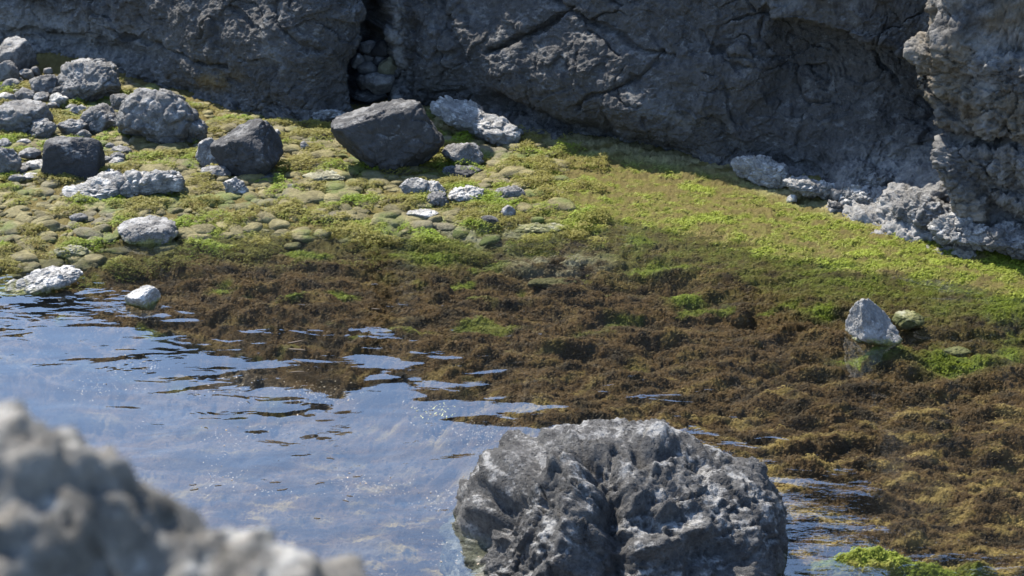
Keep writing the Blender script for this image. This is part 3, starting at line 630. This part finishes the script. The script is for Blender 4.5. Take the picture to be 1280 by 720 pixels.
Pw = W + 0.; wn = .05 * np.stack([perlin(Pw * 6, 1), perlin(Pw * 6, 2), perlin(Pw * 6, 3)], 1)
f1, f2, idv = worley((Pw + wn) * 9, 3)
g1, g2, gi = worley((Pw + wn) * 4.2, 13)
f_ = .85 * f_ + .04 * fbm(Pw * 3.2, 3, 7) + .05 * (gi - .5) * sst(0, .15, g2 - g1) + .04 * (idv - .5) * sst(0, .1, f2 - f1) - .012 * sst(.10, 0, f2 - f1) + .030 * fbm(Pw * 9, 6, 9, .72) + .018 * fbm(Pw * 22, 5, 19, .7, 1) + .012 * fbm(Pw * 60, 2, 29, .7)
f1, f2, idv = worley((Pw + wn * .3) * 42, 8); f_ -= .010 * sst(.5, .1, f1) * (idv > .3)
ob = mesh_np('foreground_boulder', V + D * f_[:, None], Fc, M['fore']); ob.location = ctr
tag(ob, 'large pitted grey lava boulder with deep grooves, in front at bottom centre', 'boulder')

# blurred lava outcrop close to the camera
D, Fc = ico(7)
N = np.array([(.42, -.1, .9, .80), (.75, .1, .6, .80), (0, 1, .25, .8), (-1, 0, 0, .9), (0, -1, 0, .9), (1, 0, 0, .95), (.1, .6, .8, .72)]); dd = N[:, 3]; N = N[:, :3] / np.linalg.norm(N[:, :3], axis=1)[:, None]
rr = ((np.clip(D @ N.T, .02, None) / dd) ** 18).sum(1) ** (-1 / 18)
V = D * np.minimum(rr, 1.3)[:, None]; lo, hi = V.min(0), V.max(0); V = (V - (lo + hi) / 2) / ((hi - lo) / 2) * np.array([.40, .32, .74]); ctr = np.array([-.36, .84, 2.035]); Pw = V + ctr; qx, qy = project(Pw[:, 0], Pw[:, 1], Pw[:, 2]); V = V * np.array([1.05, 1.1, 1.06]); qx, qy = project(*(V + ctr).T); V[:, 2] -= .052 * np.exp(-((qx - 250) / 105) ** 2)
f1, f2, idv = worley(Pw * 13, 3)
nn_ = np.array([.46, -.40, .82]); nn_ /= np.linalg.norm(nn_); ex = (Pw - np.array([-.30, .93, 2.535])) @ nn_; V = V - nn_[None] * np.where(ex > 0, ex * .93, 0)[:, None]; Pw = V + ctr
f_ = .03 * fbm(Pw * 4, 3, 7) + .030 * fbm(Pw * 18, 5, 9, .68) + .02 * (idv - .5) - .02 * sst(.4, .1, f1)
f1, f2, idv = worley(Pw * 45, 8); f_ -= .010 * sst(.5, .1, f1)
ob = mesh_np('near_outcrop', V + D * f_[:, None], Fc, M['near']); ob.location = ctr
tag(ob, 'out of focus pale lava outcrop filling the bottom left corner', 'rock')

# floating scraps
t = NT('dead_leaf'); t.bsdf(t.mix(t.noise(60), (.02, .015, .01), (.06, .04, .02)), .6); M['leaf'] = t.m
for i, (x, y, w_) in enumerate([(338, 551, 13), (413, 573, 11), (446, 596, 10), (344, 603, 14), (353, 612, 13), (241, 606, 9), (243, 612, 11), (273, 607, 8), (400, 604, 12), (432, 626, 9), (437, 620, 8), (396, 648, 8), (370, 427, 22), (372, 437, 24), (372, 465, 20), (372, 452, 16), (470, 386, 12)]):
    X_, Y_, dp = ground(x, y); L = w_ * dp / F / 2; n = 9; vs = []
    for q in range(n):
        u = -1 + 2 * q / (n - 1); ww = L * .13 * math.sqrt(max(0, 1 - u * u)) + .0006; bend = L * .12 * math.sin(u * 2 + i)
        for sgn in (-1, 1):
            for zz in (-.001, .0015): vs.append((u * L, bend + sgn * ww, zz))
    fs = []
    for q in range(n - 1):
        b0 = q * 4; fs += [(b0, b0 + 1, b0 + 5, b0 + 4), (b0 + 1, b0 + 3, b0 + 7, b0 + 5), (b0 + 3, b0 + 2, b0 + 6, b0 + 7), (b0 + 2, b0, b0 + 4, b0 + 6)]
    fs += [(0, 2, 3, 1), (n * 4 - 4, n * 4 - 3, n * 4 - 1, n * 4 - 2)]
    ob = mesh_np('floating_scrap', np.array(vs), np.array(fs), M['leaf']); ob.location = (float(X_), float(Y_), 0); ob.rotation_euler.z = R(rs.uniform(-25, 25))
    tag(ob, 'dark sliver of dead seaweed floating on the blue reflection', 'floating weed', 'dark scraps afloat on the pool')
# crumbs of pale weed lying just under and on the surface
t = NT('pale_weed'); t.bsdf(t.attr('tint', 'Color'), .6); M['crumb'] = t.m
n = 11000; q = ground(rs.uniform(-20, 690, n * 4), rs.uniform(385, 730, n * 4)); Xa, Ya = q[0], q[1]
qx, qy = project(Xa, Ya, 0); nn = fbm(st3(Xa * 2.2, Ya * 3.6, 0 * Xa), 5, 55, .62)
line = np.interp(qx, [-300, 0, 120, 250, 420, 540, 620, 690], [430, 415, 395, 390, 410, 450, 500, 600])
spots = sum(gau(qx, qy, *g) for g in ((245, 486, 22, 8), (298, 495, 10, 6), (150, 455, 22, 7), (190, 452, 18, 5), (395, 485, 40, 12), (545, 508, 30, 8), (300, 470, 20, 6), (120, 480, 40, 8), (600, 535, 30, 10), (450, 600, 40, 10), (560, 620, 40, 14)))
keep = (qy > line) & (rs.rand(len(Xa)) < np.clip(sst(.12, .45, nn) * .5 + spots * .6, 0, 1)); ii = np.where(keep)[0][:n]; Xa, Ya = Xa[ii], Ya[ii]; n = len(Xa)
an = rs.uniform(0, 6.28, n); l = rs.uniform(.002, .006, n); u = np.stack([np.cos(an), np.sin(an), rs.normal(0, .3, n)], 1) * l[:, None]; v = np.stack([-np.sin(an), np.cos(an), rs.normal(0, .3, n)], 1) * (l * .5)[:, None]
p = np.stack([Xa, Ya, np.where(rs.rand(n) < .05, .0015, -.006 - rs.rand(n) * .04)], 1)
V = np.stack([p - u, p - v, p + u, p + v], 1).reshape(-1, 3)
cc = np.array([.24, .19, .14])[None] * rs.uniform(.6, 1.3, n)[:, None]; yl = gau(*project(Xa, Ya, 0), 545, 508, 30, 8) > .3; cc[yl] = [.5, .45, .12]
tag(mesh_np('floating_weed', V, np.arange(n)[:, None] * 4 + np.arange(4)[None], M['crumb'], {'tint': np.repeat(cc, 4, 0)}, smooth=False), 'pale crumbs of drifting seaweed in the blue part of the pool', 'floating weed', kind='stuff')
